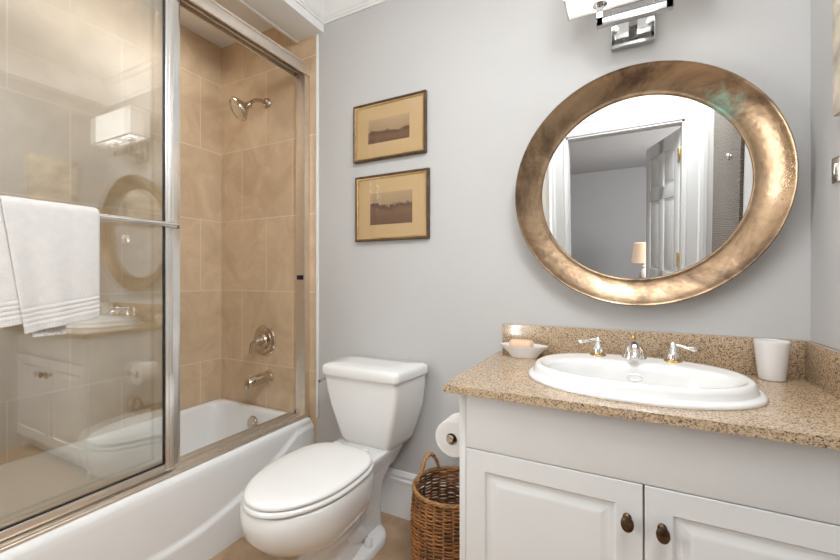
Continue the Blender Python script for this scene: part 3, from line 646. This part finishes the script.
def vdoor(x0, x1, z0, z1, kx, kz):
    y = VY; b = MB(); rings = []
    pr = [(0, 0.020), (0, 0.0010), (0.0010, 0.0), (0.060, 0.0), (0.063, 0.003), (0.066, 0.0060), (0.073, 0.0066), (0.077, 0.0060), (0.094, 0.0020), (0.100, 0.0006), (0.104, 0.0004)]
    for o, d in pr: rings.append([(x0+o, y+d, z0+o), (x1-o, y+d, z0+o), (x1-o, y+d, z1-o), (x0+o, y+d, z1-o)])
    b.loft(rings); d = b.build('door', M['cab'], vn, ang=15)
    k = MB(); k.lathe([(0.011, 0), (0.011, 0.003), (0.007, 0.008), (0.007, 0.014), (0.013, 0.020), (0.0155, 0.026), (0.0145, 0.032), (0.008, 0.037), (0, 0.038)], (kx, y, kz), (0, -1, 0), 24, (1.0, 1.3))
    kk = k.build('knob', M['knob'], d); kk['label'] = 'dark bronze oval knob'
vdoor(VX0+0.0235, 0.0470, 0.105, 0.6618, 0.012, 0.568)
vdoor(0.0515, VX1-0.002, 0.105, 0.6618, 0.089, 0.563)

# ------------------------------------------------------------------ countertop with sink cut-out
SX, SY = 0.032, -0.305
ct = thing('countertop', (0.03, -0.30, 0.84), 'speckled tan granite vanity counter with backsplash', 'countertop')
def plate_hole(x0, x1, y0, y1, z0, z1, cx, cy, a, b_, n=72):
    base = [(x1, y1), (x0, y1), (x0, y0), (x1, y0)]
    angs = sorted(set([2*PI*i/n for i in range(n)]+[math.atan2(y-cy, x-cx) % (2*PI) for x, y in base]))
    out = []; inn = []
    for t in angs:
        c, s_ = math.cos(t), math.sin(t)
        k = min([(q-cx)/c for q in (x0, x1) if abs(c) > 1e-9 and (q-cx)/c > 0]+[(q-cy)/s_ for q in (y0, y1) if abs(s_) > 1e-9 and (q-cy)/s_ > 0])
        out.append((cx+c*k, cy+s_*k)); kk = 1/math.sqrt((c/a)**2+(s_/b_)**2); inn.append((cx+c*kk, cy+s_*kk))
    m = len(angs)
    rings = [[(x, y, z1) for x, y in inn], [(x, y, z1) for x, y in out], [(x, y, z0) for x, y in out], [(x, y, z0) for x, y in inn]]
    rings.append(rings[0]); return MB().loft(rings, False, False)
plate_hole(-0.485, XR-0.001, -0.602, -0.001, 0.8385, 0.862, SX, SY, 0.275, 0.205).build('slab', M['granite'], ct)
MB().box((-0.462, -0.021, 0.862), (XR-0.001, -0.001, 0.986), 0.002).build('backsplash', M['granite'], ct)
MB().box((XR-0.021, -0.598, 0.862), (XR-0.001, -0.021, 0.986), 0.002).build('side_splash', M['granite'], ct)

# ------------------------------------------------------------------ sink
sk = thing('sink', (SX, SY, 0.862), 'white oval drop-in sink set into the granite counter', 'sink')
def so(dw, dd, z, dy=0, e=2.2): return ell(SX, SY+dy, dw, dd, z, 72, e)
b = MB()
b.loft([so(0.300, 0.225, 0.8625), so(0.317, 0.240, 0.8625), so(0.3185, 0.2415, 0.867), so(0.316, 0.239, 0.873), so(0.308, 0.231, 0.876), so(0.303, 0.226, 0.877), so(0.300, 0.223, 0.880), so(0.298, 0.221, 0.893), so(0.293, 0.216, 0.903), so(0.285, 0.208, 0.907), so(0.276, 0.200, 0.906),
        so(0.268, 0.170, 0.902, -0.022), so(0.258, 0.150, 0.900, -0.034), so(0.250, 0.142, 0.893, -0.037), so(0.242, 0.135, 0.870, -0.037), so(0.225, 0.122, 0.830, -0.034), so(0.190, 0.100, 0.780, -0.030), so(0.13, 0.07, 0.752, -0.025), so(0.03, 0.025, 0.745, -0.02)], False, True)
b.build('basin', M['porcelain'], sk, ang=70)
b = MB(); b.tube([(0.038+0.021*math.cos(2*PI*k/28), -0.2125+0.0025*math.sin(2*PI*k/28), 0.856+0.0095*math.sin(2*PI*k/28)) for k in range(28)], 0.0012, 6, True)
b.build('overflow_ring', M['satin'], sk)
MB().lathe([(0.026, 0), (0.026, 0.003), (0.018, 0.005), (0.0, 0.003)], (SX, SY-0.02, 0.7455)).build('drain', M['chrome'], sk)

# ------------------------------------------------------------------ faucet
FY, FZ = -0.125, 0.9025
fa = thing('faucet', (0.038, FY, FZ), 'three-piece chrome and brass faucet on the back of the sink', 'faucet')
b = MB(); rings = []
for y, z, hw, hl, tilt in ((FY+0.012, FZ-0.001, 0.041, 0.032, 0), (FY+0.012, FZ+0.006, 0.040, 0.031, 0), (FY+0.010, FZ+0.012, 0.035, 0.027, 0), (FY+0.008, FZ+0.030, 0.033, 0.025, 0.05), (FY+0.002, FZ+0.046, 0.027, 0.022, 0.35), (FY-0.014, FZ+0.056, 0.021, 0.017, 0.9), (FY-0.042, FZ+0.053, 0.0175, 0.014, 1.5), (FY-0.072, FZ+0.042, 0.016, 0.013, 1.9), (FY-0.095, FZ+0.026, 0.0145, 0.012, 2.2), (FY-0.099, FZ+0.018, 0.012, 0.010, 2.4)):
    # section spanned by x and a direction tilted about x
    d = Vector((0, math.cos(tilt), math.sin(tilt)))
    rings.append([Vector((0.038+hw*math.cos(2*PI*k/28), y, z))+d*hl*math.sin(2*PI*k/28) for k in range(28)])
b.loft(rings); spo = b.build('spout', M['chrome'], fa, ang=60)
MB().lathe([(0.0035, 0), (0.0035, 0.020), (0.007, 0.024), (0.0055, 0.030), (0.008, 0.036), (0.006, 0.043), (0, 0.046)], (0.038, FY+0.014, FZ+0.036)).build('lift_rod', M['gold'], spo)
for sx in (-1, 1):
    hx = 0.038+sx*0.116
    h = MB(); h.lathe([(0.017, 0.008), (0.021, 0.012), (0.020, 0.024), (0.014, 0.033), (0.011, 0.040), (0.013, 0.044), (0.009, 0.049), (0.011, 0.056), (0.012, 0.060), (0.008, 0.066), (0.0, 0.069)], (hx, FY, FZ)); hb = h.build('handle', M['chrome'], fa)
    MB().lathe([(0.028, 0), (0.028, 0.003), (0.024, 0.007), (0.018, 0.009)], (hx, FY, FZ)).build('base_ring', M['gold'], hb)
    l = MB(); l.tube([(hx+sx*0.004, FY, FZ+0.058), (hx+sx*0.020, FY-0.006, FZ+0.056), (hx+sx*0.040, FY-0.013, FZ+0.051), (hx+sx*0.050, FY-0.017, FZ+0.050), (hx+sx*0.058, FY-0.020, FZ+0.050), (hx+sx*0.064, FY-0.022, FZ+0.050)], [0.006, 0.0055, 0.0055, 0.0075, 0.0095, 0.005], 12); l.build('lever', M['chrome'], hb)

# ------------------------------------------------------------------ small things on the counter
sd = thing('soap_dish', (-0.362, -0.078, 0.862), 'white boat-shaped ceramic soap dish on the left counter end', 'soap dish')
b = MB(); def_ = lambda a, d, z, e=1.7: ell(-0.358, -0.080, a, d, z, 48, e)
b.loft([def_(0.052, 0.030, 0.8622, 2), def_(0.054, 0.032, 0.864, 2), def_(0.062, 0.038, 0.876), def_(0.084, 0.048, 0.898), def_(0.098, 0.054, 0.911), def_(0.099, 0.0545, 0.913), def_(0.096, 0.052, 0.913), def_(0.082, 0.045, 0.905), def_(0.060, 0.036, 0.899), def_(0.02, 0.012, 0.898)])
b.build('dish', M['cup'], sd, ang=70)
bs = MB(); bs.loft([rrect(-0.405, -0.325, -0.112, -0.064, 0.015, 0.9005), rrect(-0.412, -0.318, -0.118, -0.058, 0.018, 0.907), rrect(-0.412, -0.318, -0.118, -0.058, 0.018, 0.925), rrect(-0.407, -0.323, -0.113, -0.063, 0.016, 0.932), rrect(-0.39, -0.34, -0.10, -0.075, 0.01, 0.9335)])
tag(bs.build('soap_bar', M['soap'], ang=60, origin=(-0.365, -0.088, 0.9005)), 'peach bar of soap lying in the white dish', 'soap')
cu = MB(); cu.lathe([(0.0, 0.0), (0.030, 0.0), (0.033, 0.002), (0.034, 0.006), (0.0455, 0.123), (0.0445, 0.1245), (0.0430, 0.123), (0.031, 0.008), (0.0, 0.006)], (0.426, -0.070, 0.8622), n=40, cap=False)
tag(cu.build('tumbler', M['cup'], origin=(0.426, -0.070, 0.862)), 'plain white tumbler at the right end of the backsplash', 'tumbler')

# ------------------------------------------------------------------ toilet paper
hp = thing('toilet_paper_holder', (VX0, -0.33, 0.60), 'chrome toilet paper holder on the side of the vanity', 'paper holder')
RC = Vector((-0.560, -0.36, 0.598))
MB().lathe([(0.022, 0), (0.022, 0.006), (0.012, 0.012)], (VX0, -0.225, 0.598), (-1, 0, 0)).build('wall_plate', M['chrome'], hp)
b = MB(); b.tube([(VX0-0.008, -0.225, 0.598), (RC.x+0.012, -0.225, 0.598), (RC.x+0.003, -0.228, 0.598), (RC.x, -0.240, 0.598), (RC.x, -0.372, 0.598)], 0.0085, 14); b.lathe([(0.0085, 0), (0.0125, 0.002), (0.0125, 0.008), (0, 0.010)], (RC.x, -0.370, 0.598), (0, -1, 0)); b.build('spindle', M['chrome'], hp)
tp = thing('toilet_paper_roll', (RC.x, -0.31, 0.598), 'full white toilet paper roll beside the vanity', 'toilet paper')
MB().lathe([(0.022, 0), (0.065, 0.0), (0.067, 0.002), (0.067, 0.098), (0.065, 0.100), (0.022, 0.100)], (RC.x, -0.357, 0.590), (0, 1, 0), 48, cap=False).build('paper', M['paper'], tp)
MB().lathe([(0.022, 0), (0.0225, 0.100), (0.0205, 0.100), (0.0205, 0.0), (0.022, 0)], (RC.x, -0.357, 0.590), (0, 1, 0), 32, cap=False).build('core', M['card'], tp)

# ------------------------------------------------------------------ round mirror (leans forward slightly on its hanger)
MC = Vector((0.047, -0.032, 1.519)); al = math.radians(3.0); ya = math.radians(-0.65)
RM = Matrix.Rotation(ya, 3, 'Z') @ Matrix.Rotation(al, 3, 'X')
mi = thing('round_mirror', tuple(MC), 'large round mirror with a wide hammered brass frame above the sink', 'mirror')
mi.rotation_euler = RM.to_euler()
def mring(prof, n=112): return [[(MC.x+r*math.cos(2*PI*k/n), MC.y+y, MC.z+r*0.985*math.sin(2*PI*k/n)) for k in range(n)] for r, y in prof]
fp = [(0.425, -0.004), (0.433, -0.010), (0.4385, -0.030), (0.4400, -0.045), (0.4392, -0.051), (0.4365, -0.0535), (0.4330, -0.0520), (0.4290, -0.0470), (0.4150, -0.0350), (0.4000, -0.0245), (0.3850, -0.0155), (0.3700, -0.0085), (0.3580, -0.0040), (0.3500, -0.0020), (0.3460, -0.0025), (0.3430, -0.0010), (0.3400, 0.0030), (0.3380, 0.0070)]
rg = mring(fp); rg.append(rg[0]); b = MB(); b.loft(rg, False, False); b.build('frame', M['brassframe'], mi, ang=50)
b = MB(); b.loft(mring([(0.0005, 0.007), (0.342, 0.007), (0.342, 0.0025), (0.0005, 0.0025)], 96), True, True); b.build('mirror_glass', M['mirror'], mi, ang=20)

# ------------------------------------------------------------------ wall sconce
sx0 = 0.036
sc = thing('wall_sconce', (sx0, 0, 2.06), 'chrome wall sconce with a white rectangular shade above the mirror', 'wall lamp')
b = MB(); b.box((sx0-0.073, -0.030, 2.062), (sx0+0.073, -0.001, 2.212), 0.004); bp_ = b.build('back_plate', M['greychrome'], sc)
b = MB(); b.box((sx0-0.014, -0.140, 2.098), (sx0+0.014, -0.028, 2.122), 0.002); b.box((sx0-0.118, -0.150, 2.094), (sx0+0.118, -0.128, 2.126), 0.002)
for s_ in (-1, 1): b.box((sx0+s_*0.107-0.011, -0.150, 2.094), (sx0+s_*0.107+0.011, -0.128, 2.175), 0.002)
b.build('bracket_arm', M['greychrome'], sc)
for s_ in (-1, 1):
    MB().lathe([(0.011, 0), (0.024, 0.004), (0.024, 0.012), (0.014, 0.016), (0.014, 0.05)], (sx0+s_*0.107, -0.139, 2.170)).build('socket', M['chrome'], sc)
    MB().lathe([(0.012, 0), (0.016, 0.02), (0.026, 0.045), (0.028, 0.062), (0.020, 0.082), (0, 0.090)], (sx0+s_*0.107, -0.139, 2.222), n=20).build('bulb', M['bulb'], sc)
b = MB(); rings = []
SX0, SX1, SY0, SY1, SZ0, SZ1 = sx0-0.222, sx0+0.250, -0.205, -0.078, 2.190, 2.385
def rc(o, z): return [(SX0+o, SY0+o, z), (SX1-o, SY0+o, z), (SX1-o, SY1-o, z), (SX0+o, SY1-o, z)]
b.loft([rc(0, SZ0), rc(0, SZ1), rc(0.003, SZ1), rc(0.003, SZ0), rc(0, SZ0)], False, False); shd = b.build('shade', M['shade'], sc, ang=20)
b = MB()
for z in (SZ0, SZ1): b.loft([rc(-0.0015, z-0.003), rc(-0.0015, z+0.003), rc(0.005, z+0.003), rc(0.005, z-0.003), rc(-0.0015, z-0.003)], False, False)
b.build('shade_edging', M['satin'], shd)
b = MB()
def plate_x(x0, x1): b.box((x0, SY0+0.004, SZ0+0.012), (x1, SY1-0.004, SZ0+0.015))
plate_x(SX0+0.004, sx0-0.133); plate_x(sx0-0.081, sx0+0.081); plate_x(sx0+0.133, SX1-0.004)
for s_ in (-1, 1): b.box((sx0+s_*0.107-0.027, SY0+0.004, SZ0+0.012), (sx0+s_*0.107+0.027, -0.166, SZ0+0.015)); b.box((sx0+s_*0.107-0.027, -0.112, SZ0+0.012), (sx0+s_*0.107+0.027, SY1-0.004, SZ0+0.015))
b.build('diffuser', M['diff'], shd)

# ------------------------------------------------------------------ right wall
pa = thing('abstract_painting', (XR, -0.357, 1.632), 'cream and tan abstract canvas on the right wall', 'painting')
MB().box((XR-0.024, -0.500, 1.632), (XR-0.0015, -0.215, 2.075), 0.002).build('canvas', M['canvas'], pa)
MB().box((XR-0.0015, -0.485, 1.65), (XR-0.0005, -0.23, 2.06)).build('stretcher', M['wood'], pa)
sw = thing('switch_plate', (XR, -0.175, 1.47), 'small brushed nickel switch plate below the painting', 'switch')
b = MB(); b.box((XR-0.008, -0.215, 1.455), (XR-0.0005, -0.162, 1.528), 0.003); b.build('plate', M['satin'], sw)
MB().box((XR-0.013, -0.196, 1.476), (XR-0.006, -0.181, 1.508), 0.002).build('toggle', M['satin'], sw)
wp = MB(); wp.box((XR-0.016, -1.755, 0.62), (XR-0.001, -0.960, 2.36), 0.003)
tag(wp.build('woven_wall_panel', M['woven'], origin=(XR, -1.35, 0.62)), 'grey-brown woven textured panel seen at the right of the mirror', 'wall panel')
wh = MB(); wh.lathe([(0.014, 0), (0.014, 0.003), (0.008, 0.006), (0.014, 0.010), (0.020, 0.018), (0.018, 0.026), (0, 0.031)], (XR-0.016, -1.16, 1.75), (-1, 0, 0))
tag(wh.build('wall_hook', M['hook'], origin=(XR-0.016, -1.16, 1.75)), 'round silver hook knob on the woven panel in the mirror', 'hook')
